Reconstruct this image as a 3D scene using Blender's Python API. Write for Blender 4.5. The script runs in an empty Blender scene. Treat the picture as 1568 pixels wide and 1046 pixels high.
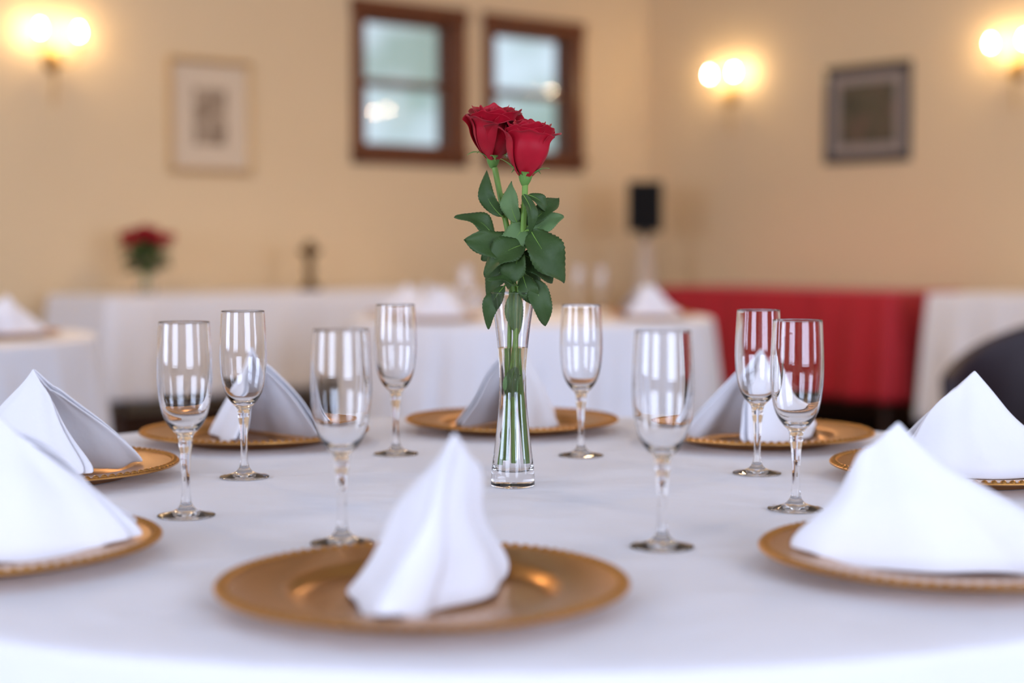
import bpy, math, random
from math import sin, cos, pi, sqrt, radians, exp
from mathutils import Vector, Matrix
random.seed(7)
scene = bpy.context.scene
try:
    scene.view_settings.view_transform = 'Standard'
    scene.view_settings.look = 'None'
except Exception: pass

# ------------------------------------------------------------ materials
def mat(name, col, rough=0.5, metal=0.0, trans=0.0, ior=1.45, emis=None, estr=0.0, sheen=0.0,
        bump=None, bscale=50.0, bdist=0.001, var=None, vscale=5.0, spec=0.5, sss=0.0):
    m = bpy.data.materials.new(name); m.use_nodes = True
    nt = m.node_tree; b = nt.nodes['Principled BSDF']
    b.inputs['Base Color'].default_value = (*col, 1)
    b.inputs['Roughness'].default_value = rough
    b.inputs['Metallic'].default_value = metal
    b.inputs['Transmission Weight'].default_value = trans
    b.inputs['IOR'].default_value = ior
    b.inputs['Specular IOR Level'].default_value = spec
    if sheen: b.inputs['Sheen Weight'].default_value = sheen
    if emis:
        b.inputs['Emission Color'].default_value = (*emis, 1)
        b.inputs['Emission Strength'].default_value = estr
    tc = nt.nodes.new('ShaderNodeTexCoord')
    if bump:
        n = nt.nodes.new('ShaderNodeTexNoise'); n.inputs['Scale'].default_value = bscale
        n.inputs['Detail'].default_value = 3
        nt.links.new(tc.outputs['Object'], n.inputs['Vector'])
        bp = nt.nodes.new('ShaderNodeBump'); bp.inputs['Strength'].default_value = bump
        bp.inputs['Distance'].default_value = bdist
        nt.links.new(n.outputs['Fac'], bp.inputs['Height'])
        nt.links.new(bp.outputs['Normal'], b.inputs['Normal'])
    if var:
        n2 = nt.nodes.new('ShaderNodeTexNoise'); n2.inputs['Scale'].default_value = vscale
        n2.inputs['Detail'].default_value = 4
        nt.links.new(tc.outputs['Object'], n2.inputs['Vector'])
        mx = nt.nodes.new('ShaderNodeMix'); mx.data_type = 'RGBA'
        mx.inputs[6].default_value = (*col, 1); mx.inputs[7].default_value = (*var, 1)
        nt.links.new(n2.outputs['Fac'], mx.inputs[0])
        nt.links.new(mx.outputs[2], b.inputs['Base Color'])
    return m

M_wallL = mat('wall_paint_cream', (0.78, 0.61, 0.39), 0.7, bump=0.1, bscale=60, var=(0.75, 0.58, 0.36), vscale=2)
M_ceil = mat('ceiling_paint', (0.85, 0.80, 0.72), 0.8, bump=0.1, bscale=40)
M_floor = mat('floor_dark_carpet', (0.018, 0.009, 0.007), 0.9, bump=0.4, bscale=200, var=(0.03, 0.015, 0.011), vscale=12, spec=0.15)
M_wood = mat('window_wood', (0.11, 0.028, 0.010), 0.35, var=(0.18, 0.055, 0.02), vscale=8)
M_wood2 = mat('dark_wood', (0.05, 0.02, 0.010), 0.4, var=(0.08, 0.035, 0.016), vscale=10)
M_base = mat('baseboard_wood', (0.16, 0.06, 0.03), 0.4, var=(0.1, 0.04, 0.02), vscale=8)
M_cloth = mat('white_tablecloth', (0.86, 0.86, 0.92), 0.85, sheen=0.15, bump=0.8, bscale=4.5, bdist=0.02, spec=0.2)
M_napk = mat('white_napkin_cotton', (0.84, 0.84, 0.89), 0.85, sheen=0.1, bump=0.6, bscale=28, bdist=0.004, spec=0.2)
M_red = mat('red_tablecloth', (0.42, 0.006, 0.018), 0.6, sheen=0.15, var=(0.52, 0.010, 0.026), vscale=4)
M_gold = mat('antique_gold_metal', (0.60, 0.31, 0.088), 0.28, metal=0.95, bump=0.2, bscale=400, bdist=0.0004, var=(0.46, 0.21, 0.055), vscale=14)
M_glass = mat('clear_glass', (1, 1, 1), 0.0, trans=1.0, ior=1.45)
M_water = mat('water', (1, 1, 1), 0.0, trans=1.0, ior=1.33)
M_rose = mat('rose_petal', (0.26, 0.0, 0.009), 0.5, sheen=0.05, var=(0.50, 0.003, 0.022), vscale=40, bump=0.12, bscale=120, bdist=0.0008, spec=0.3)
M_leaf = mat('rose_leaf', (0.020, 0.052, 0.011), 0.52, var=(0.052, 0.095, 0.024), vscale=25, bump=0.5, bscale=160, bdist=0.0010, spec=0.35)
M_leaf2 = mat('rose_leaf_pale', (0.085, 0.16, 0.055), 0.6, var=(0.13, 0.21, 0.08), vscale=25, bump=0.4, bscale=160, bdist=0.0008, spec=0.3)
M_stem = mat('rose_stem', (0.12, 0.26, 0.03), 0.45, var=(0.20, 0.34, 0.06), vscale=30)
M_sepal = mat('rose_sepal', (0.12, 0.26, 0.05), 0.5)
M_brass = mat('brass_aged', (0.55, 0.36, 0.14), 0.3, metal=1.0)
M_bulb = mat('bulb_glow', (1, 0.85, 0.6), 0.3, emis=(1.0, 0.72, 0.40), estr=160)
M_fill = mat('fill_lamp_glow', (1, 0.9, 0.8), 0.3, emis=(1.0, 0.70, 0.40), estr=80)  # glow of the added fill lamps on the ceiling
M_candle = mat('candle_sleeve', (0.85, 0.78, 0.62), 0.5)
M_black = mat('speaker_black', (0.008, 0.007, 0.008), 0.5, bump=0.3, bscale=300)
M_grille = mat('speaker_grille', (0.008, 0.008, 0.009), 0.8, bump=0.6, bscale=500, spec=0.2)
M_cover = mat('beige_stretch_cover', (0.62, 0.52, 0.42), 0.8, bump=0.2, bscale=100)
M_chair = mat('dark_plum_upholstery', (0.022, 0.014, 0.022), 0.5, bump=0.2, bscale=150, var=(0.035, 0.022, 0.032))
M_goldfr = mat('pale_gold_frame', (0.60, 0.40, 0.18), 0.4, metal=0.3, var=(0.5, 0.32, 0.14), vscale=20)
M_darkfr = mat('ebony_frame', (0.035, 0.022, 0.018), 0.3)
M_mat = mat('picture_mat', (0.70, 0.58, 0.44), 0.8)
M_matg = mat('picture_mat_grey', (0.34, 0.29, 0.26), 0.7)
M_bronze = mat('bronze_dark', (0.16, 0.10, 0.045), 0.4, metal=0.7)

def art_mat(name, cols, scale):
    m = bpy.data.materials.new(name); m.use_nodes = True
    nt = m.node_tree; b = nt.nodes['Principled BSDF']; b.inputs['Roughness'].default_value = 0.5
    tc = nt.nodes.new('ShaderNodeTexCoord'); n = nt.nodes.new('ShaderNodeTexNoise')
    n.inputs['Scale'].default_value = scale; n.inputs['Detail'].default_value = 5
    r = nt.nodes.new('ShaderNodeValToRGB')
    while len(r.color_ramp.elements) < len(cols): r.color_ramp.elements.new(0.5)
    for i, c in enumerate(cols):
        e = r.color_ramp.elements[i]; e.position = 0.3 + 0.4 * i / (len(cols) - 1); e.color = (*c, 1)
    nt.links.new(tc.outputs['Object'], n.inputs['Vector'])
    nt.links.new(n.outputs['Fac'], r.inputs['Fac']); nt.links.new(r.outputs['Color'], b.inputs['Base Color'])
    return m
M_art1 = art_mat('sketch_art', [(0.10, 0.07, 0.05), (0.34, 0.25, 0.17), (0.62, 0.50, 0.38)], 14)
M_art2 = art_mat('landscape_art', [(0.03, 0.03, 0.02), (0.10, 0.085, 0.05), (0.17, 0.09, 0.07)], 7)

def pane_mat():
    m = bpy.data.materials.new('window_pane_glass'); m.use_nodes = True
    nt = m.node_tree
    for n in list(nt.nodes):
        if n.type != 'OUTPUT_MATERIAL': nt.nodes.remove(n)
    out = [n for n in nt.nodes if n.type == 'OUTPUT_MATERIAL'][0]
    t = nt.nodes.new('ShaderNodeBsdfTransparent'); g = nt.nodes.new('ShaderNodeBsdfGlossy')
    g.inputs['Roughness'].default_value = 0.0
    f = nt.nodes.new('ShaderNodeFresnel'); f.inputs['IOR'].default_value = 1.55
    mx = nt.nodes.new('ShaderNodeMixShader')
    nt.links.new(f.outputs[0], mx.inputs[0]); nt.links.new(t.outputs[0], mx.inputs[1])
    nt.links.new(g.outputs[0], mx.inputs[2]); nt.links.new(mx.outputs[0], out.inputs[0])
    return m
M_pane = pane_mat()

# ------------------------------------------------------------ mesh builder
class MB:
    def __init__(s): s.v = []; s.f = []; s.m = []
    def add(s, vs, fs, mi=0, M=None):
        o = len(s.v)
        for p in vs:
            p = Vector(p)
            s.v.append(tuple(M @ p) if M else tuple(p))
        for f in fs: s.f.append(tuple(i + o for i in f)); s.m.append(mi)
    def lathe(s, prof, seg=48, mi=0, M=None):
        vs = []; fs = []; idx = []
        for r, z in prof:
            if r < 1e-6: idx.append([len(vs)] * seg); vs.append((0, 0, z))
            else:
                st = len(vs); idx.append(list(range(st, st + seg)))
                vs += [(r * cos(2 * pi * k / seg), r * sin(2 * pi * k / seg), z) for k in range(seg)]
        for i in range(len(prof) - 1):
            for k in range(seg):
                a, b, c, d = idx[i][k], idx[i][(k + 1) % seg], idx[i + 1][(k + 1) % seg], idx[i + 1][k]
                q = []
                for x in (a, b, c, d):
                    if x not in q: q.append(x)
                if len(q) >= 3: fs.append(tuple(q))
        s.add(vs, fs, mi, M)
    def grid(s, fn, nu, nv, mi=0, M=None):
        vs = [fn(i / nu, j / nv) for j in range(nv + 1) for i in range(nu + 1)]
        fs = [(j * (nu + 1) + i, j * (nu + 1) + i + 1, (j + 1) * (nu + 1) + i + 1, (j + 1) * (nu + 1) + i)
              for j in range(nv) for i in range(nu)]
        s.add(vs, fs, mi, M)
    def box(s, x0, x1, y0, y1, z0, z1, mi=0, M=None):
        vs = [(x0, y0, z0), (x1, y0, z0), (x1, y1, z0), (x0, y1, z0), (x0, y0, z1), (x1, y0, z1), (x1, y1, z1), (x0, y1, z1)]
        s.add(vs, [(0, 3, 2, 1), (4, 5, 6, 7), (0, 1, 5, 4), (1, 2, 6, 5), (2, 3, 7, 6), (3, 0, 4, 7)], mi, M)
    def tube(s, pts, rad, seg=12, mi=0, M=None):
        pts = [Vector(p) for p in pts]; n = len(pts)
        if not isinstance(rad, (list, tuple)): rad = [rad] * n
        vs = []; fs = []
        a = Vector((0.13, 0.95, 0.21))
        for i, p in enumerate(pts):
            t = (pts[min(i + 1, n - 1)] - pts[max(i - 1, 0)]).normalized()
            e1 = a - t * a.dot(t)
            if e1.length < 1e-4: e1 = Vector((1, 0, 0)) - t * t.x
            e1.normalize(); e2 = t.cross(e1)
            for k in range(seg):
                th = 2 * pi * k / seg
                vs.append(p + (e1 * cos(th) + e2 * sin(th)) * rad[i])
        for i in range(n - 1):
            for k in range(seg):
                fs.append((i * seg + k, i * seg + (k + 1) % seg, (i + 1) * seg + (k + 1) % seg, (i + 1) * seg + k))
        fs.append(tuple(range(seg - 1, -1, -1))); fs.append(tuple((n - 1) * seg + k for k in range(seg)))
        s.add(vs, fs, mi, M)
    def mesh(s, name, mats, smooth=True, ang=40):
        me = bpy.data.meshes.new(name); me.from_pydata(s.v, [], s.f)
        for m in mats: me.materials.append(m)
        me.polygons.foreach_set('material_index', s.m)
        me.polygons.foreach_set('use_smooth', [smooth] * len(s.f))
        me.validate(); me.update()
        import bmesh
        bm = bmesh.new(); bm.from_mesh(me)
        bmesh.ops.remove_doubles(bm, verts=bm.verts, dist=1e-6)
        bmesh.ops.recalc_face_normals(bm, faces=bm.faces)
        bm.to_mesh(me); bm.free()
        if smooth:
            try: me.set_sharp_from_angle(angle=radians(ang))
            except Exception: pass
        return me

def smooth_path(pts, n=8):
    P = [Vector(p) for p in pts]; out = []
    for i in range(len(P) - 1):
        p0 = P[max(i - 1, 0)]; p1 = P[i]; p2 = P[i + 1]; p3 = P[min(i + 2, len(P) - 1)]
        for k in range(n):
            t = k / n
            out.append(0.5 * ((2 * p1) + (-p0 + p2) * t + (2 * p0 - 5 * p1 + 4 * p2 - p3) * t * t + (-p0 + 3 * p1 - 3 * p2 + p3) * t ** 3))
    out.append(P[-1]); return out
def sprof(pts, n=4): return [(max(0, p.x), p.z) for p in smooth_path([(r, 0, z) for r, z in pts], n)]

def obj(name, data, loc=(0, 0, 0), rz=0.0, parent=None, rot=None, scale=1.0):
    o = bpy.data.objects.new(name, data); scene.collection.objects.link(o)
    o.location = loc; o.rotation_euler = rot if rot else (0, 0, rz)
    o.scale = (scale,) * 3 if not isinstance(scale, tuple) else scale
    if parent: o.parent = parent
    return o
def solid(o, th, sub=0, off=0.0):
    m = o.modifiers.new('thick', 'SOLIDIFY'); m.thickness = th; m.offset = off
    if sub:
        s = o.modifiers.new('sub', 'SUBSURF'); s.levels = sub; s.render_levels = sub
    return o
def bevel(o, w, seg=2):
    m = o.modifiers.new('bev', 'BEVEL'); m.width = w; m.segments = seg; m.limit_method = 'ANGLE'; return o

# ------------------------------------------------------------ room frame (rotated 40 deg)
RA = radians(40); C = Vector((0.925, 11.1, 0))
U = Vector((cos(RA), sin(RA), 0)); N = Vector((-sin(RA), cos(RA), 0))
def W(lx, ly, z=0.0): p = C + U * lx + N * ly; p.z = z; return p
LX, LY, HC = 12.0, 11.0, 3.1

def wall_mesh(name, length, openings, thick, M_):
    b = MB(); ops = sorted(openings); x = 0.0
    for (a, c, z0, z1) in ops:
        b.box(x, a, 0, thick, 0, HC); b.box(a, c, 0, thick, 0, z0); b.box(a, c, 0, thick, z1, HC); x = c
    b.box(x, length, 0, thick, 0, HC)
    return b.mesh(name, [M_], smooth=False)
TH = 0.16
cas = 0.085
w1 = (-2.448, -1.594); w2 = (-1.447, -0.604); wz = (1.53, 2.505)
opL = [(LX + a + cas, LX + c - cas, wz[0] + cas, wz[1] - cas) for a, c in (w1, w2)]
obj('wall_north', wall_mesh('wall_north', LX, opL, TH, M_wallL), W(-LX, 0), RA)
obj('wall_east', wall_mesh('wall_east', LY, [], TH, M_wallL), W(0, 0), RA - pi / 2)
bw = [(1.6, 4.2), (6.3, 8.9)]
opS = [(a, c, 0.7, 2.7) for a, c in bw]
obj('wall_south', wall_mesh('wall_south', LX, opS, TH, M_wallL), W(0, -LY), RA + pi)
bw2 = [(1.2, 3.8), (5.8, 8.4)]
opW = [(a, c, 0.7, 2.7) for a, c in bw2]
obj('wall_west', wall_mesh('wall_west', LY, opW, TH, M_wallL), W(-LX, -LY), RA + pi / 2)
b = MB(); b.box(-LX - TH, TH, -LY - TH, TH, -0.1, 0)
obj('floor', b.mesh('floor', [M_floor], False), C, RA)
b = MB(); b.box(-LX - TH, TH, -LY - TH, TH, HC, HC + 0.1)
obj('ceiling', b.mesh('ceiling', [M_ceil], False), C, RA)
for nm, L_, p, r in (('north', LX, W(-LX, 0), RA), ('east', LY, W(0, 0), RA - pi / 2), ('south', LX, W(0, -LY), RA + pi), ('west', LY, W(-LX, -LY), RA + pi / 2)):
    b = MB(); b.box(0, L_, -0.018, -0.001, 0, 0.12); b.box(0, L_, -0.024, -0.001, 0.12, 0.135)
    obj('baseboard_' + nm, b.mesh('bb', [M_base], False), p, r)

def window(name, wx0, wx1, z0, z1, loc, rz, cas, thick=TH):
    e = obj(name, None, loc, rz)
    b = MB()
    b.box(wx0, wx0 + cas, -0.025, -0.001, z0, z1); b.box(wx1 - cas, wx1, -0.025, -0.001, z0, z1)
    b.box(wx0 - 0.01, wx1 + 0.01, -0.03, -0.001, z1 - cas, z1)
    b.box(wx0 - 0.015, wx1 + 0.015, -0.05, -0.001, z0 + cas - 0.03, z0 + cas)
    b.box(wx0, wx1, -0.025, -0.001, z0, z0 + cas - 0.03)
    a0, a1, c0, c1 = wx0 + cas, wx1 - cas, z0 + cas, z1 - cas
    t = 0.012
    b.box(a0 - 0.001, a0 + t, 0, thick, c0, c1); b.box(a1 - t, a1 + 0.001, 0, thick, c0, c1)
    b.box(a0, a1, 0, thick, c1 - t, c1 + 0.001); b.box(a0, a1, 0, thick, c0 - 0.001, c0 + t)
    bevel(obj('casing', b.mesh('casing', [M_wood], False), parent=e), 0.004)
    a0 += t; a1 -= t; c0 += t; c1 -= t; mid = (c0 + c1) / 2; fw = 0.030
    for nm, s0, s1, yy in (('lower_sash', c0, mid + 0.02, 0.03), ('upper_sash', mid - 0.02, c1, 0.07)):
        b = MB()
        b.box(a0, a0 + fw, yy, yy + 0.035, s0, s1); b.box(a1 - fw, a1, yy, yy + 0.035, s0, s1)
        b.box(a0 + fw, a1 - fw, yy, yy + 0.035, s0, s0 + fw); b.box(a0 + fw, a1 - fw, yy, yy + 0.035, s1 - fw, s1)
        bevel(obj(nm, b.mesh(nm, [M_wood], False), parent=e), 0.003)
        b = MB(); b.add([(a0 + fw, yy + 0.017, s0 + fw), (a1 - fw, yy + 0.017, s0 + fw), (a1 - fw, yy + 0.017, s1 - fw), (a0 + fw, yy + 0.017, s1 - fw)], [(0, 1, 2, 3)])
        obj(nm + '_pane', b.mesh('pane', [M_pane], False), parent=e)
    return e
window('window_1', LX + w1[0], LX + w1[1], wz[0], wz[1], W(-LX, 0), RA, cas)
window('window_2', LX + w2[0], LX + w2[1], wz[0], wz[1], W(-LX, 0), RA, cas)
k = 3
def area(name, p, rz, w, h, power, col):
    l = bpy.data.lights.new(name, 'AREA'); l.shape = 'RECTANGLE'; l.size = w; l.size_y = h
    l.energy = power; l.color = col
    o = bpy.data.objects.new(name, l); scene.collection.objects.link(o)
    o.location = p; o.rotation_euler = (radians(90), 0, rz)
    return o
DAY = (0.65, 0.74, 1.0)
DP = 186
for a, c in bw:
    window('window_%d' % k, a - 0.09, c + 0.09, 0.61, 2.79, W(0, -LY), RA + pi, 0.09)
    area('daylight_%d' % k, W(-(a + c) / 2, -LY - TH - 0.12, 1.7), RA, 2.7, 2.1, DP, DAY); k += 1
for a, c in bw2:
    window('window_%d' % k, a - 0.09, c + 0.09, 0.61, 2.79, W(-LX, -LY), RA + pi / 2, 0.09)
    area('daylight_%d' % k, W(-LX - TH - 0.12, -LY + (a + c) / 2, 1.7), RA - pi / 2, 2.7, 2.1, DP, DAY); k += 1

w = bpy.data.worlds.new('World'); scene.world = w; w.use_nodes = True
nt = w.node_tree; bg = nt.nodes['Background']; tc = nt.nodes.new('ShaderNodeTexCoord')
nz = nt.nodes.new('ShaderNodeTexNoise'); nz.inputs['Scale'].default_value = 22; nz.inputs['Detail'].default_value = 4
rp = nt.nodes.new('ShaderNodeValToRGB')
rp.color_ramp.elements[0].position = 0.38; rp.color_ramp.elements[0].color = (0.32, 0.46, 0.44, 1)
rp.color_ramp.elements[1].position = 0.62; rp.color_ramp.elements[1].color = (0.66, 0.82, 0.95, 1)
nt.links.new(tc.outputs['Generated'], nz.inputs['Vector']); nt.links.new(nz.outputs['Fac'], rp.inputs['Fac'])
nt.links.new(rp.outputs['Color'], bg.inputs['Color']); bg.inputs['Strength'].default_value = 1.08

# added warm fill, shaped as ceiling lamps above the frame, to brighten the walls
b = MB(); b.lathe([(0, 0), (0.20, 0), (0.21, -0.02), (0.20, -0.035), (0.19, -0.035), (0.19, -0.02), (0, -0.02)], 48)
LB = b.mesh('fill_lamp_body', [M_brass])
b = MB(); b.lathe([(0.185, -0.021), (0.18, -0.045), (0.13, -0.075), (0.06, -0.088), (0, -0.092)], 24)
LD = b.mesh('fill_lamp_diffuser', [M_fill])
for (x, y) in ((-2.8, -2.8), (-6.4, -2.6), (-2.8, -6.4)):
    e = obj('added_fill_lamp', None, W(x, y, HC - 0.001), 0)
    obj('rim', LB, parent=e); obj('diffuser', LD, parent=e)

# ------------------------------------------------------------ sconces
def sconce_mesh():
    b = MB()
    Mb = Matrix.Translation((0, -0.001, -0.13)) @ Matrix.Rotation(radians(90), 4, 'X')
    b.lathe([(0, 0), (0.045, 0), (0.05, 0.006), (0.035, 0.016), (0.016, 0.022), (0, 0.024)], 32, 0, Mb @ Matrix.Diagonal((1, 1.4, 1, 1)))
    b.tube(smooth_path([(0, -0.02, -0.13), (0, -0.05, -0.17), (0, -0.045, -0.23), (0, -0.03, -0.31), (0, -0.02, -0.37)]), [0.011 - 0.0002 * i for i in range(33)], 10)
    b.lathe([(0, -0.02), (0.012, -0.012), (0.016, 0), (0.01, 0.014), (0.005, 0.02), (0, 0.03)], 20, 0, Matrix.Translation((0, -0.055, -0.13)))
    for sx in (-1, 1):
        b.tube(smooth_path([(0, -0.025, -0.14), (sx * 0.035, -0.07, -0.165), (sx * 0.08, -0.10, -0.15), (sx * 0.105, -0.11, -0.105), (sx * 0.105, -0.11, -0.075)]), 0.0055, 10)
        T = Matrix.Translation((sx * 0.105, -0.11, -0.075))
        b.lathe([(0, -0.004), (0.012, -0.003), (0.026, 0.006), (0.028, 0.010), (0.012, 0.006), (0, 0.006)], 24, 0, T)
        b.lathe([(0.0105, 0.004), (0.0105, 0.05), (0.004, 0.052), (0, 0.052)], 16, 1, T)
        for q in range(6):
            a = q * pi / 3
            b.lathe([(0, -0.02), (0.003, -0.014), (0.0015, -0.002), (0, 0)], 6, 2, T @ Matrix.Translation((0.025 * cos(a), 0.025 * sin(a), 0.004)))
    return b.mesh('sconce', [M_brass, M_candle, M_glass])
def bulb_mesh():
    b = MB()
    for sx in (-1, 1):
        b.lathe([(0, -0.024), (0.008, -0.02), (0.015, -0.006), (0.016, 0.004), (0.011, 0.020), (0.005, 0.034), (0, 0.040)], 12, 0, Matrix.Translation((sx * 0.105, -0.11, 0)))
    return b.mesh('bulbs', [M_bulb])
SM, BM = sconce_mesh(), bulb_mesh()
for p, r in ((W(-4.315, -0.001, 2.13), RA), (W(-0.001, -0.80, 2.145), RA - pi / 2), (W(-0.001, -2.90, 2.145), RA - pi / 2),
             (W(-7.2, -0.001, 2.13), RA), (W(-0.001, -5.6, 2.145), RA - pi / 2)):
    e = obj('wall_sconce', None, p, r)
    obj('bracket', SM, parent=e); obj('bulbs', BM, parent=e)

# ------------------------------------------------------------ pictures
def picture(name, w_, h_, fw, Mf, Mm, Ma, matw, p, r):
    e = obj(name, None, p, r)
    b = MB(); x0, x1 = -w_ / 2, w_ / 2; z0, z1 = -h_ / 2, h_ / 2
    prof = [(0, 0), (0, -0.022), (fw * 0.35, -0.03), (fw * 0.7, -0.018), (fw, -0.014), (fw, -0.004)]
    vs = []; fs = []
    for (d, y) in prof: vs += [(x0 + d, y, z0 + d), (x1 - d, y, z0 + d), (x1 - d, y, z1 - d), (x0 + d, y, z1 - d)]
    for i in range(len(prof) - 1):
        for q in range(4): fs.append((i * 4 + q, i * 4 + (q + 1) % 4, (i + 1) * 4 + (q + 1) % 4, (i + 1) * 4 + q))
    b.add(vs, fs)
    obj('frame', b.mesh('frame', [Mf], False), parent=e)
    b = MB(); b.box(x0 + fw * 0.9, x1 - fw * 0.9, -0.008, -0.001, z0 + fw * 0.9, z1 - fw * 0.9)
    obj('mat_board', b.mesh('mat', [Mm], False), parent=e)
    b = MB(); b.box(x0 + fw + matw, x1 - fw - matw, -0.0095, -0.0082, z0 + fw + matw, z1 - fw - matw)
    obj('artwork', b.mesh('art', [Ma], False), parent=e)
picture('framed_sketch', 0.52, 0.63, 0.03, M_goldfr, M_mat, M_art1, 0.13, W(-3.396, -0.001, 1.75), RA)
picture('framed_landscape_picture', 0.63, 0.585, 0.05, M_darkfr, M_matg, M_art2, 0.06, W(-0.001, -1.885, 1.83), RA - pi / 2)

# ------------------------------------------------------------ tables & cloth
def cloth_mesh(perim, ztop, zbot, nfold, amp, m, seed=0, flare=0.04, rows=14):
    n = len(perim); rng = random.Random(seed); ph = [rng.uniform(0, 6.28) for _ in range(4)]
    b = MB(); vs = []; fs = []
    S = [0.0, 0.15, 0.3, 0.45, 0.6, 0.75, 0.88, 0.96, 1.0]
    vs.append((0, 0, ztop))
    for s in S[1:]:
        for (x, y, nx, ny) in perim: vs.append((x * s, y * s, ztop))
    nr = len(S) - 1
    ed = 0.009
    for a in (0.35, 0.7, 1.0):
        for (x, y, nx, ny) in perim:
            vs.append((x + nx * ed * sin(a * pi / 2), y + ny * ed * sin(a * pi / 2), ztop - ed * (1 - cos(a * pi / 2))))
    nr += 3
    for j in range(1, rows + 1):
        t = j / rows
        for i, (x, y, nx, ny) in enumerate(perim):
            q = 2 * pi * i / n
            f = sin(nfold * q + ph[0]) * 0.6 + 0.4 * sin((nfold * 2 + 3) * q + ph[2] + 1.2 * t) + 0.35 * sin(round(nfold * 0.37) * q + ph[3])
            d = ed + flare * t ** 0.8 + amp * t ** 0.7 * (f + 0.6)
            vs.append((x + nx * d, y + ny * d, ztop - ed - (ztop - ed - zbot) * t))
    nr += rows
    for i in range(n): fs.append((0, 1 + i, 1 + (i + 1) % n))
    for r in range(nr - 1):
        for i in range(n):
            a = 1 + r * n
            fs.append((a + i, a + (i + 1) % n, a + n + (i + 1) % n, a + n + i))
    b.add(vs, fs); return b.mesh('tablecloth', [m], True, 75)
def circ(R, n=288): return [(R * cos(2 * pi * i / n), R * sin(2 * pi * i / n), cos(2 * pi * i / n), sin(2 * pi * i / n)) for i in range(n)]
def rrect(w_, d_, cr=0.03, n=60):
    P = []
    cs = [(w_ / 2 - cr, d_ / 2 - cr, 0), (-w_ / 2 + cr, d_ / 2 - cr, pi / 2), (-w_ / 2 + cr, -d_ / 2 + cr, pi), (w_ / 2 - cr, -d_ / 2 + cr, 1.5 * pi)]
    for i, (cx, cy, a0) in enumerate(cs):
        for k_ in range(7):
            a = a0 + pi / 2 * k_ / 6; P.append((cx + cr * cos(a), cy + cr * sin(a), cos(a), sin(a)))
        nx_, ny_, a1 = cs[(i + 1) % 4]; p = P[-1]
        q = (nx_ + cr * cos(a1), ny_ + cr * sin(a1))
        for k_ in range(1, n):
            t = k_ / n; P.append((p[0] + (q[0] - p[0]) * t, p[1] + (q[1] - p[1]) * t, p[2], p[3]))
    return P
def round_table(name, X, Y, R, zt, zb, seed, nf=18, amp=0.022):
    e = obj(name, None, (X, Y, 0))
    solid(obj('tablecloth', cloth_mesh(circ(R), zt, zb, nf, amp, M_cloth, seed), parent=e), 0.0012, off=-1)
    b = MB(); b.lathe([(0, zt - 0.03), (R - 0.01, zt - 0.03), (R - 0.003, zt - 0.024), (R - 0.003, zt - 0.008), (R - 0.01, zt - 0.003), (0, zt - 0.003)], 96)
    obj('tabletop', b.mesh('tabletop', [M_wood2]), parent=e)
    b = MB(); b.lathe([(0, 0), (0.30, 0), (0.30, 0.02), (0.08, 0.05), (0.045, 0.09), (0.04, 0.4), (0.05, 0.62), (0.12, zt - 0.031), (0, zt - 0.031)], 40)
    obj('pedestal', b.mesh('pedestal', [M_wood2]), parent=e)
    return e
def rect_table(name, w_, d_, zt, zb, p, r, m, seed, nf=26, amp=0.012):
    e = obj(name, None, p, r)
    solid(obj('tablecloth', cloth_mesh(rrect(w_, d_), zt, zb, nf, amp, m, seed, flare=0.03), parent=e), 0.0012, off=-1)
    b = MB(); b.box(-w_ / 2 + 0.004, w_ / 2 - 0.004, -d_ / 2 + 0.004, d_ / 2 - 0.004, zt - 0.03, zt - 0.003)
    obj('tabletop', b.mesh('tabletop', [M_wood2], False), parent=e)
    i = 1
    for sx in (-1, 1):
        for sy in (-1, 1):
            b = MB(); b.lathe([(0, 0), (0.022, 0), (0.03, 0.03), (0.02, 0.07), (0.026, 0.3), (0.034, 0.6), (0.038, 0.62), (0.038, zt - 0.03), (0, zt - 0.03)], 20)
            obj('leg_%d' % i, b.mesh('leg', [M_wood2]), (sx * (w_ / 2 - 0.09), sy * (d_ / 2 - 0.09), 0), parent=e); i += 1
    return e
TZ = 0.75
TC = (0.0, 1.87)
round_table('dining_table', TC[0], TC[1], 0.81, TZ, 0.2, 1)
round_table('dining_table', 0.08, 6.45, 0.72, TZ, 0.08, 2, 22, 0.034)
round_table('dining_table', -2.08, 4.95, 0.76, TZ, 0.12, 3, 20, 0.026)
BT = 0.79
rect_table('buffet_table', 2.3, 0.70, BT, 0.29, W(-4.40 + 1.15, -0.45), RA, M_cloth, 4, amp=0.018)
rect_table('red_cloth_table', 1.74, 0.66, BT, 0.20, W(-0.48, -1.80), RA - pi / 2, M_red, 5, nf=34, amp=0.024)
rect_table('white_cloth_table', 1.84, 0.66, BT, 0.12, W(-0.48, -3.82), RA - pi / 2, M_cloth, 6, nf=34, amp=0.024)

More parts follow.
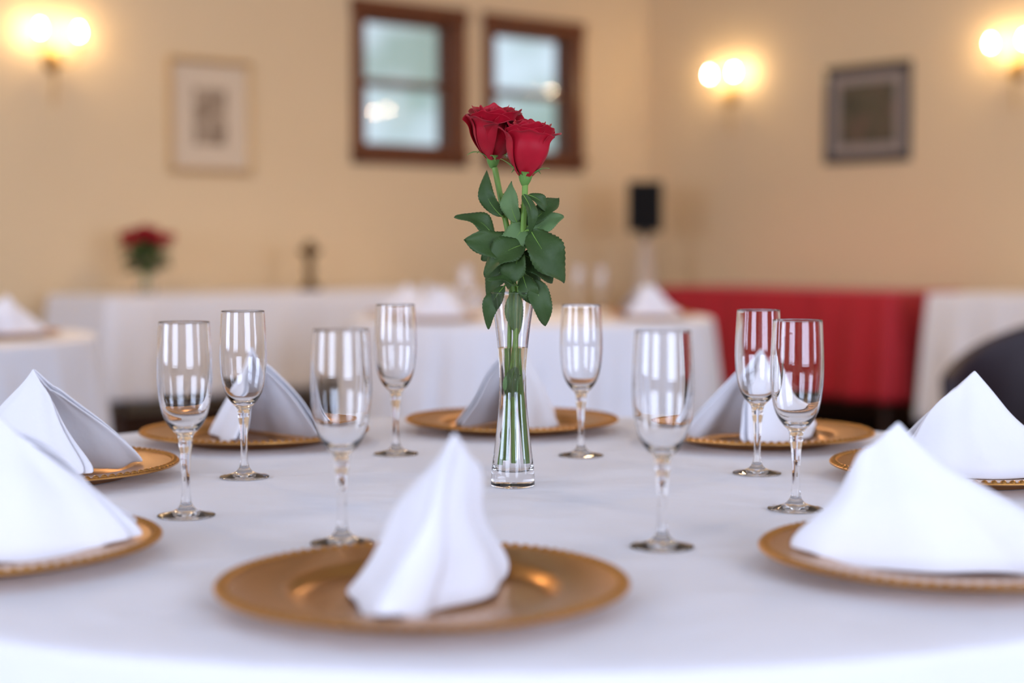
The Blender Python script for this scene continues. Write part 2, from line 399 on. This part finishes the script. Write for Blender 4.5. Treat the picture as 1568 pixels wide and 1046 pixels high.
# ------------------------------------------------------------ charger plate
def plate_z(r):
    if r < 0.100: return 0.0050
    if r < 0.110: return 0.0050 + (r - 0.100) / 0.010 * 0.0095
    return 0.0145 + (r - 0.110) / 0.055 * 0.0045
def charger():
    b = MB()
    b.lathe([(0, 0.0022), (0.098, 0.0004), (0.104, 0.0015), (0.114, 0.0105), (0.163, 0.0152), (0.1655, 0.0165), (0.1655, 0.0182), (0.163, 0.0190),
             (0.158, 0.0184), (0.114, 0.0148), (0.110, 0.0138), (0.104, 0.0072), (0.100, 0.0052), (0.092, 0.0044), (0, 0.0044)], 160)
    nb = 96
    for i in range(nb):
        a = 2 * pi * i / nb
        T = Matrix.Translation((0.1600 * cos(a), 0.1600 * sin(a), 0.0185)) @ Matrix.Rotation(a, 4, 'Z') @ Matrix.Diagonal((1.25, 1, 1, 1))
        b.lathe([(0.0041, -0.001), (0.0038, 0.0008), (0.0022, 0.0024), (0, 0.0031)], 8, 0, T)
    return b.mesh('charger_plate', [M_gold])
PM = charger()

# ------------------------------------------------------------ napkin (pyramid fold). local +x = ridge side
def napkin_mesh(b_=0.122, c_=0.098, w_=0.062, H=0.130, seed=0, ax=-0.005, lean=0.0, pleat=0.0042, tip=0.011):
    rng = random.Random(seed); p1, p2, p3 = rng.uniform(0, 6), rng.uniform(0, 6), rng.uniform(0, 6)
    mb = MB()
    def layer(bb, cc, ww, HH, e0, tipr, ph):
        def fn(u, v):
            s = u * 2 - 1; a = abs(s); sg = 1 if s > 0 else -1
            sm = (sqrt(s * s + e0 * e0) - e0) / (sqrt(1 + e0 * e0) - e0)
            x = bb - (bb + cc) * sm
            y = ww * s * (1 + 0.25 * (1 - a)) + sg * 0.011 * sin(pi * a)
            y += pleat * (1.4 * sin(8 * a + p1 + sg + ph) + 0.7 * sin(17 * a + p3 - sg)) * min(1, a * 3)
            x += pleat * (1.2 * sin(6 * s + p2 + ph)) * (0.4 + a)
            if a > 0.93: y -= sg * (a - 0.93) * 0.10
            zb = plate_z(sqrt(x * x + y * y)) + 0.0016
            t = v
            tx = ax + tipr * (0.5 - sm) * 1.8; ty = s * tipr * 0.8 + lean
            q = t / 0.10
            k_ = t + 0.030 * sin(pi * t) - 0.050 * q * exp(1 - q)
            X = x + (tx - x) * k_; Y = y + (ty - y) * (t ** 0.95)
            Y += pleat * sin(5 * a + 4.5 * t + p2) * sin(pi * t)
            X += pleat * 1.3 * sin(5 * t + p3 + s) * sin(pi * t)
            Z = zb + (HH - zb) * t - (0.007 * s * s + 0.012 * sm) * t ** 6 + 0.004 * (1 - sm) * t ** 10
            return (X, Y, Z)
        mb.grid(fn, 56, 34)
    layer(b_, c_, w_, H, 0.18, tip, 0.0)
    layer(b_ - 0.009, c_ + 0.008, w_ * 0.86, H - 0.005, 0.16, tip * 0.75, 0.5)
    return mb.mesh('cloth_napkin', [M_napk], True, 80)
def napkin(X, Y, ang, zt=TZ, **k):
    o = obj('cloth_napkin', napkin_mesh(**k), (X, Y, zt + 0.001), ang)
    solid(o, 0.0026, 1); return o
plates = [(-0.071, 1.266), (0.385, 1.40), (-0.488, 1.445), (0.558, 1.95), (-0.578, 1.955), (-0.375, 2.32), (0.358, 2.31), (0.0, 2.47)]
for (x, y) in plates: obj('charger_plate', PM, (x, y, TZ + 0.0004), random.uniform(0, 6))
D = radians
napkin(-0.074, 1.262, D(-100), seed=1, w_=0.053, H=0.133, lean=0.030, pleat=0.0068, tip=0.009)
napkin(0.378, 1.395, D(-28), seed=2, b_=0.128, c_=0.118, w_=0.060, H=0.124, ax=-0.050, pleat=0.0055)
napkin(-0.478, 1.440, D(200), seed=3, b_=0.132, c_=0.125, w_=0.060, H=0.130, ax=-0.02, pleat=0.0055)
napkin(0.560, 1.95, D(-15), seed=4, H=0.128)
napkin(-0.582, 1.955, D(160), seed=5, H=0.130, c_=0.100)
napkin(-0.375, 2.32, D(120), seed=6, H=0.132, w_=0.07)
napkin(0.358, 2.31, D(40), seed=7, H=0.130, w_=0.072)
napkin(0.008, 2.47, D(64), seed=8, H=0.138, w_=0.066, ax=0.0)

# ------------------------------------------------------------ champagne flutes
def flute():
    b = MB()
    foot = [(0, 0.0008), (0.020, 0.0006), (0.0290, 0), (0.0303, 0.0005), (0.0304, 0.0014), (0.0296, 0.0021)]
    up = sprof([(0.0285, 0.0024), (0.022, 0.0036), (0.012, 0.0068), (0.0068, 0.0120), (0.0048, 0.020),
             (0.0042, 0.032), (0.0044, 0.050), (0.0056, 0.066), (0.0070, 0.075), (0.0072, 0.081), (0.0092, 0.0870), (0.0140, 0.0920), (0.0195, 0.0995), (0.0240, 0.110), (0.0270, 0.125),
             (0.0286, 0.145), (0.0284, 0.165), (0.0274, 0.187), (0.0264, 0.2046)], 4)
    rim = [(0.02638, 0.2051), (0.0262, 0.2055), (0.0260, 0.2056), (0.0258, 0.2055), (0.02563, 0.2051)]
    dn = sprof([(0.0256, 0.2046), (0.0266, 0.187), (0.0276, 0.165), (0.0277, 0.145), (0.0261, 0.125), (0.0230, 0.111), (0.0182, 0.1015), (0.0120, 0.0955), (0.0055, 0.0930), (0, 0.0925)], 4)
    b.lathe(foot + up + rim + dn, 72, 0)
    return b.mesh('champagne_flute', [M_glass], True, 75)
FM = flute()
flutes = [(-0.344, 1.675), (-0.330, 1.958), (-0.163, 1.52), (-0.159, 2.178), (0.0936, 2.16), (0.142, 1.50), (0.307, 1.99), (0.307, 1.717)]
for (x, y) in flutes: obj('champagne_flute', FM, (x, y, TZ + 0.0004), random.uniform(0, 6))

# ------------------------------------------------------------ bud vase
VX, VY = 0.001, 1.89
side = [(0.0262, 0.006), (0.0252, 0.020), (0.0225, 0.042), (0.0196, 0.068), (0.0170, 0.095), (0.0158, 0.118), (0.0162, 0.140), (0.0180, 0.165), (0.0208, 0.190), (0.0240, 0.212), (0.0266, 0.2295)]
def vase_mesh():
    S = sprof(side, 4)
    base = [(0, 0.0006), (0.020, 0.0), (0.0245, 0.0), (0.0258, 0.0008), (0.0262, 0.0025)]
    rim = [(0.0266, 0.2301), (0.0262, 0.2306), (0.0256, 0.2306), (0.0251, 0.2301)]
    inn = [(r - 0.0016, z) for r, z in S if z > 0.028][::-1]
    b = MB(); b.lathe(base + S + rim + inn + [(0.0222, 0.0265), (0.0205, 0.0215), (0.0165, 0.0185), (0.010, 0.0175), (0, 0.0172)], 72)
    return b.mesh('glass_bud_vase', [M_glass], True, 75)
vase = obj('glass_bud_vase', vase_mesh(), (VX, VY, TZ + 0.0004))
S_ = sprof(side, 4)
wat = [(0, 0.0168), (0.010, 0.0171), (0.0168, 0.0181), (0.0210, 0.0212), (0.0227, 0.0265)] + [(r - 0.0011, z) for r, z in S_ if 0.028 < z < 0.166]
b = MB(); b.lathe(wat + [(0, wat[-1][1])], 72); obj('water', b.mesh('water', [M_water], True, 60), parent=vase)

# ------------------------------------------------------------ roses
def rose_head(seed=0, open_=1.0):
    rng = random.Random(seed); b = MB()
    layers = [(0.0050, 0.058, 3, 1.5, -0.15, 0.0, 0.0), (0.0095, 0.060, 3, 1.35, -0.08, 0.0012, 0.0), (0.0145, 0.062, 4, 1.1, -0.03, 0.004, 0.001),
              (0.0190, 0.063, 4, 1.15, 0.0, 0.006, 0.002), (0.0225, 0.061, 4, 1.05, 0.0, 0.0085 * open_, 0.004), (0.0245, 0.058, 4, 1.0, 0.0, 0.013 * open_, 0.008)]
    for li, (r, h, n, half, inn, curl, drop) in enumerate(layers):
        off = rng.uniform(0, 6)
        for k_ in range(n):
            a0 = off + 2 * pi * k_ / n + rng.uniform(-0.15, 0.15); hh = h * rng.uniform(0.95, 1.03); cu = curl * rng.uniform(0.7, 1.4); ph = rng.uniform(0, 6)
            skew = rng.uniform(-0.25, 0.25)
            def fn(u, v, a0=a0, r=r, hh=hh, half=half, inn=inn, cu=cu, drop=drop, ph=ph, li=li, skew=skew):
                s = u * 2 - 1
                ang = a0 + s * half * (0.75 + 0.25 * sin(min(1, v * 1.3) * pi / 2))
                prof = 0.26 + 0.74 * sin(min(1, v * 1.55) * pi / 2) ** 0.85
                rad = r * prof * (1 + inn * v * v)
                q = max(0, (v - 0.66) / 0.34)
                rad += cu * q * q * (0.75 + 0.25 * cos(pi * (s - skew))) + cu * 0.45 * abs(s) ** 3 * v * v
                rad += 0.0016 * s + 0.0012 * sin(5 * s + ph) * v ** 3
                z = hh * v * (1 - 0.16 * abs(s) ** 2.6 * v) - drop * q ** 3 * (0.6 + 0.4 * cos(pi * (s - skew)))
                z += 0.0042 * exp(-((s - skew) / 0.20) ** 2) * v ** 6
                return (rad * cos(ang), rad * sin(ang), z)
            b.grid(fn, 18, 18)
    return b.mesh('petals', [M_rose], True, 80)
def sepals_mesh(seed=0):
    rng = random.Random(seed); b = MB()
    b.lathe([(0, -0.012), (0.0036, -0.010), (0.0062, -0.005), (0.0080, 0.001), (0.0085, 0.005), (0, 0.006)], 20, 0)
    for k_ in range(5):
        a0 = k_ * 2 * pi / 5 + 0.4; L_ = rng.uniform(0.026, 0.036); dr = rng.uniform(0.3, 1.3)
        def fn(u, v):
            s = u * 2 - 1; wd = 0.0052 * sin(pi * min(1, v * 0.8 + 0.2)) * (1 - v) ** 0.5 + 0.0002
            rad = 0.007 + L_ * (0.75 * v ** 1.0); z = L_ * (0.85 * v - dr * v * v * 0.9) + 0.001
            x, y = rad, s * wd
            return (x * cos(a0) - y * sin(a0), x * sin(a0) + y * cos(a0), z)
        b.grid(fn, 4, 12, 0)
    return b.mesh('calyx', [M_sepal], True, 70)
def leaf_into(b, B, T, w_, nrm=(0, -1, 0.25), bow=0.12, fold=0.25, mi=0, stalk=None):
    B = Vector(B); T = Vector(T); ax_ = T - B; L_ = ax_.length; t = ax_.normalized(); n = Vector(nrm).normalized()
    n = (n - t * n.dot(t)).normalized(); s_ = t.cross(n)
    ph = random.uniform(0, 6); bend = random.uniform(-0.12, 0.12); tw = random.uniform(-0.6, 0.6)
    def fn(u, v):
        s = u * 2 - 1
        prof = (sin(pi * v ** 0.80)) ** 0.72 if 0 < v < 1 else 0.0
        teeth = 1 + (0.09 * ((v * 15) % 1.0 - 0.5) if abs(s) > 0.99 else 0)
        y = s * w_ * 0.5 * prof * teeth
        z = bow * L_ * sin(pi * v) + fold * abs(y) + 0.10 * w_ * sin(10 * v + ph + s) * s * s - 0.22 * L_ * v ** 3 + y * tw * (v - 0.4)
        return B + t * (v * L_) + s_ * (y + bend * L_ * sin(pi * v)) + n * z
    b.grid(fn, 8, 45, mi)
    b.tube([fn(0.5, v / 14) - n * 0.0004 for v in range(0, 14)], [0.0008 - 0.00005 * v for v in range(14)], 6, 2)
    if stalk: b.tube(smooth_path([stalk, (Vector(stalk) + B) / 2 + Vector((0, 0, 0.002)), B], 5), 0.0011, 6, 2)

mm = 0.001
def rose(name, seed, base, tilt, stem, leaves, sc=1.0, extra=()):
    e = obj(name, None, (VX, VY, TZ))
    hd = obj('petals', rose_head(seed), base, rot=tilt, parent=e, scale=sc); solid(hd, 0.0007, 1)
    solid(obj('calyx', sepals_mesh(seed), base, rot=tilt, parent=e, scale=sc), 0.0005)
    b = MB(); pts = smooth_path(stem, 8); b.tube(pts, [0.0036 - 0.0008 * i / len(pts) for i in range(len(pts))], 12, 0)
    for i in range(6):
        p = pts[int(len(pts) * (0.15 + 0.11 * i))]; a = i * 2.3
        d = Vector((cos(a), sin(a), 0.3)) * 0.006
        b.tube([p, p + d * 0.6, p + d], [0.0018, 0.0009, 0.0002], 6, 0)
    for pl in extra: b.tube(smooth_path(pl), 0.0027, 12)
    obj('stem', b.mesh('stem', [M_stem]), parent=e)
    b = MB()
    for lf in leaves:
        bx, bz, tx, tz, yb, yt, w_, mi, nr, sk = lf
        leaf_into(b, (bx * mm, yb * mm, bz * mm), (tx * mm, yt * mm, tz * mm), w_ * mm, nr, bow=0.10, fold=0.25, mi=mi,
                  stalk=(sk[0] * mm, sk[1] * mm, sk[2] * mm) if sk else None)
    o = obj('leaves', b.mesh('leaves', [M_leaf, M_leaf2, M_stem], True, 70), parent=e)
    solid(o, 0.0004)
    return e
F = (0, -1, 0.25)
rose('red_rose', 3, (0.0145, -0.020, 0.366), (radians(6), radians(2), 0.5),
     [(0.0143, -0.020, 0.358), (0.013, -0.016, 0.32), (0.010, -0.008, 0.27), (0.007, -0.003, 0.22), (0.001, 0.000, 0.15), (-0.006, -0.003, 0.08), (-0.013, -0.006, 0.026)],
     [(21, 303, 64, 248, -22, -34, 48, 0, (0.35, -1, 0.45), (12, -14, 300)),
      (18, 309, 52, 348, -10, 4, 24, 0, (-0.5, -1, 0.3), (13, -14, 300)),
      (21, 296, 59, 324, -8, -2, 26, 1, (0.1, -1, 0.6), (13, -12, 292)),
      (10, 276, 48, 246, -16, -22, 34, 0, (0.2, -1, 0.3), None),
      (23, 246, 42, 193, -12, -16, 28, 0, (0.3, -1, 0.1), (10, -6, 250)),
      (15, 288, -36, 258, -20, -30, 38, 0, (-0.2, -1, 0.7), None),
      (10, 280, -10, 238, -24, -30, 32, 0, (-0.5, -1, 0.2), None),
      (6, 238, -26, 252, -24, -36, 18, 0, (0, -0.6, 1), None),
      (12, 345, 24, 300, -24, -32, 16, 0, (0.6, -1, 0.1), None),
      (18, 345, 44, 324, -14, -10, 16, 0, (0.4, -1, 0.5), None),
      (12, 250, 30, 216, -14, -18, 24, 0, (0.1, -1, 0.2), None),
      (3, 143, 2, 98, -9, -10, 19, 1, F, None)], 1.02)
rose('red_rose', 11, (-0.0235, 0.020, 0.388), (radians(-3), radians(-12), 1.9),
     [(-0.0215, 0.019, 0.378), (-0.014, 0.014, 0.34), (-0.004, 0.008, 0.29), (0.002, 0.005, 0.23), (0.004, 0.004, 0.15), (0.008, 0.005, 0.08), (0.012, 0.004, 0.026)],
     [(-22, 296, -64, 325, 0, -6, 25, 0, (0.3, -1, 0.7), (-4, 8, 290)),
      (-13, 320, -34, 373, 2, 0, 21, 0, (-0.4, -1, 0.2), (-10, 10, 318)),
      (2, 270, -54, 297, -8, -16, 38, 0, (0.1, -1, 0.5), None),
      (-10, 238, -33, 190, -2, -8, 22, 0, (-0.4, -1, 0.1), (0, 4, 240)),
      (5, 313, -6, 359, -8, -14, 25, 1, (-0.6, -1, 0.1), (-2, 6, 305)),
      (16, 310, -12, 272, -10, -18, 32, 1, (-0.2, -1, 0.4), None),
      (2, 232, 6, 180, -6, -8, 22, 1, F, None),
      (10, 334, 38, 302, 6, 10, 26, 0, (0.4, -1, 0.3), None),
      (-2, 266, -34, 226, 10, 14, 28, 0, (-0.3, -1, 0.2), None),
      (-4, 300, -40, 270, 10, 14, 28, 0, (-0.3, -1, 0.2), None),
      (10, 262, 36, 220, 12, 18, 28, 0, (0.3, -1, 0.2), None),
      (8, 300, 46, 275, 12, 18, 28, 0, (0.3, -1, 0.2), None)], 1.0,
     extra=[[(0.008, 0.006, 0.33), (0.009, 0.004, 0.26), (0.004, 0.001, 0.18), (0.001, -0.006, 0.12), (0.001, -0.004, 0.028)],
            [(0.000, 0.012, 0.33), (-0.001, 0.010, 0.26), (-0.004, 0.006, 0.18), (-0.004, 0.004, 0.12), (-0.006, 0.006, 0.030)]])

# ------------------------------------------------------------ background dressing
bp = W(-3.98, -0.36, BT + 0.001)
e = obj('rose_bouquet_vase', None, bp, 0)
b = MB(); b.lathe([(0, 0), (0.045, 0), (0.048, 0.004), (0.036, 0.05), (0.030, 0.09), (0.040, 0.15), (0.052, 0.19), (0.049, 0.19), (0.036, 0.15), (0.026, 0.09), (0.032, 0.05), (0.03, 0.015), (0, 0.012)], 40)
obj('vase', b.mesh('vase', [M_glass]), parent=e)
RH = rose_head(21)
bs = MB(); bl = MB(); rng = random.Random(5); i = 0
for (x, y, z) in [(-0.11, 0, 0.265), (-0.05, -0.03, 0.28), (0, -0.04, 0.275), (0.055, -0.02, 0.28), (0.115, 0, 0.26), (-0.02, 0.03, 0.29), (0.035, 0.04, 0.29), (-0.075, 0.04, 0.28), (0.0, 0.0, 0.30), (0.085, -0.04, 0.255), (-0.085, -0.04, 0.25)]:
    i += 1
    o = obj('rose_bloom_%d' % i, RH, (x, y, z - 0.01), rot=(rng.uniform(-0.2, 0.2), x * 4, rng.uniform(0, 6)), parent=e); solid(o, 0.0008)
    bs.tube(smooth_path([(x, y, z), (x * 0.5, y * 0.5, 0.19), (-x * 0.12, -y * 0.12, 0.02)]), 0.004, 8)
    for q in range(8):
        a = rng.uniform(0, 6.28)
        leaf_into(bl, (x * 0.5, y * 0.5, 0.12 + 0.02 * q), (x * 0.7 + 0.07 * cos(a), y * 0.7 + 0.07 * sin(a), 0.12 + 0.024 * q), 0.055, (cos(a), sin(a), 1), mi=0)
obj('stems', bs.mesh('stems', [M_stem]), parent=e)
obj('leaves', bl.mesh('leaves', [M_leaf, M_leaf2, M_stem], True, 70), parent=e)
b = MB(); b.lathe([(0, 0), (0.062, 0), (0.066, 0.008), (0.058, 0.02), (0.03, 0.035), (0.018, 0.06), (0.026, 0.09), (0.034, 0.11), (0.02, 0.135), (0.018, 0.16),
                   (0.03, 0.185), (0.058, 0.21), (0.066, 0.225), (0.062, 0.232), (0.05, 0.226), (0.032, 0.226), (0.032, 0.262), (0.026, 0.27), (0.004, 0.27), (0.003, 0.285), (0, 0.287)], 40)
obj('bronze_candle_holder', b.mesh('bronze_candle_holder', [M_bronze]), W(-2.99, -0.38, BT + 0.001))

def setting(cx, cy, zt, places, R=0.5, rf=0.28):
    for (a, na) in places:
        x, y = cx + R * cos(a), cy + R * sin(a)
        obj('charger_plate', PM, (x, y, zt + 0.0004)); napkin(x, y, na, zt, seed=int(a * 10) + 40)
        obj('champagne_flute', FM, (cx + rf * cos(a + 0.45), cy + rf * sin(a + 0.45), zt + 0.0004))
setting(0.08, 6.45, TZ, [(D(225), D(200)), (D(180), D(190)), (D(-22), D(0)), (D(20), D(30)), (D(150), D(140))])
setting(-2.08, 4.95, TZ, [(D(5), D(20)), (D(-40), D(-40)), (D(50), D(50))])
obj('glass_bud_vase', vase.data, (0.08, 6.45, TZ + 0.0004))

sp = obj('loudspeaker', None, W(-0.60, -0.60, 0), RA - radians(45))
b = MB(); b.box(-0.11, 0.11, -0.10, 0.10, 1.125, 1.445); bevel(obj('cabinet', b.mesh('cabinet', [M_black], False), parent=sp), 0.012, 3)
b = MB(); b.box(-0.098, 0.098, -0.108, -0.1005, 1.14, 1.43); bevel(obj('grille', b.mesh('grille', [M_grille], False), parent=sp), 0.003)
b = MB(); b.lathe([(0, 1.10), (0.03, 1.10), (0.03, 1.124), (0, 1.124)], 20); b.tube([(0, 0, 0.9), (0, 0, 1.11)], 0.018, 16)
obj('pole', b.mesh('pole', [M_black]), parent=sp)
b = MB()
def cone(u, v):
    a = 2 * pi * u; r = 0.035 + 0.20 * (1 - v) ** 1.2 * (0.55 + 0.45 * abs(cos(1.5 * a)) ** 1.0)
    return (r * cos(a), r * sin(a), 0.01 + 1.06 * v)
b.grid(cone, 72, 24); obj('stand_cover', b.mesh('stand_cover', [M_cover], True, 70), parent=sp)

ch = obj('upholstered_tub_chair', None, (1.68, 5.0, 0), radians(-60))
b = MB()
def shell(rad):
    def fn(u, v):
        a = radians(-25) + radians(230) * u
        top = 0.60 + 0.22 * sin(pi * min(1, max(0, u))) ** 0.8
        z = 0.30 + (top - 0.30) * v
        r = rad + 0.03 * v
        return (r * cos(a), r * sin(a) * 0.95, z)
    return fn
b.grid(shell(0.30), 48, 16); o = obj('backrest', b.mesh('backrest', [M_chair], True, 70), parent=ch); solid(o, 0.06, 2)
b = MB(); b.lathe([(0, 0.30), (0.24, 0.30), (0.262, 0.33), (0.265, 0.40), (0.25, 0.44), (0.20, 0.455), (0, 0.46)], 48)
obj('seat', b.mesh('seat', [M_chair]), parent=ch)
for i, (x, y) in enumerate([(-0.19, -0.17), (0.19, -0.17), (-0.19, 0.19), (0.19, 0.19)]):
    b = MB(); b.lathe([(0, 0), (0.014, 0), (0.024, 0.30), (0, 0.30)], 16); obj('leg_%d' % (i + 1), b.mesh('leg', [M_wood2]), (x, y, 0), parent=ch)

# ------------------------------------------------------------ camera
cd = bpy.data.cameras.new('camera'); cam = bpy.data.objects.new('camera', cd); scene.collection.objects.link(cam)
cam.location = (0, 0, 1.035); cam.rotation_euler = (radians(90 - 3.41), 0, 0)
cd.sensor_width = 36; cd.lens = 56.2; cd.clip_start = 0.05; cd.clip_end = 100
cd.dof.use_dof = True; cd.dof.focus_distance = 1.85; cd.dof.aperture_fstop = 2.05
scene.camera = cam
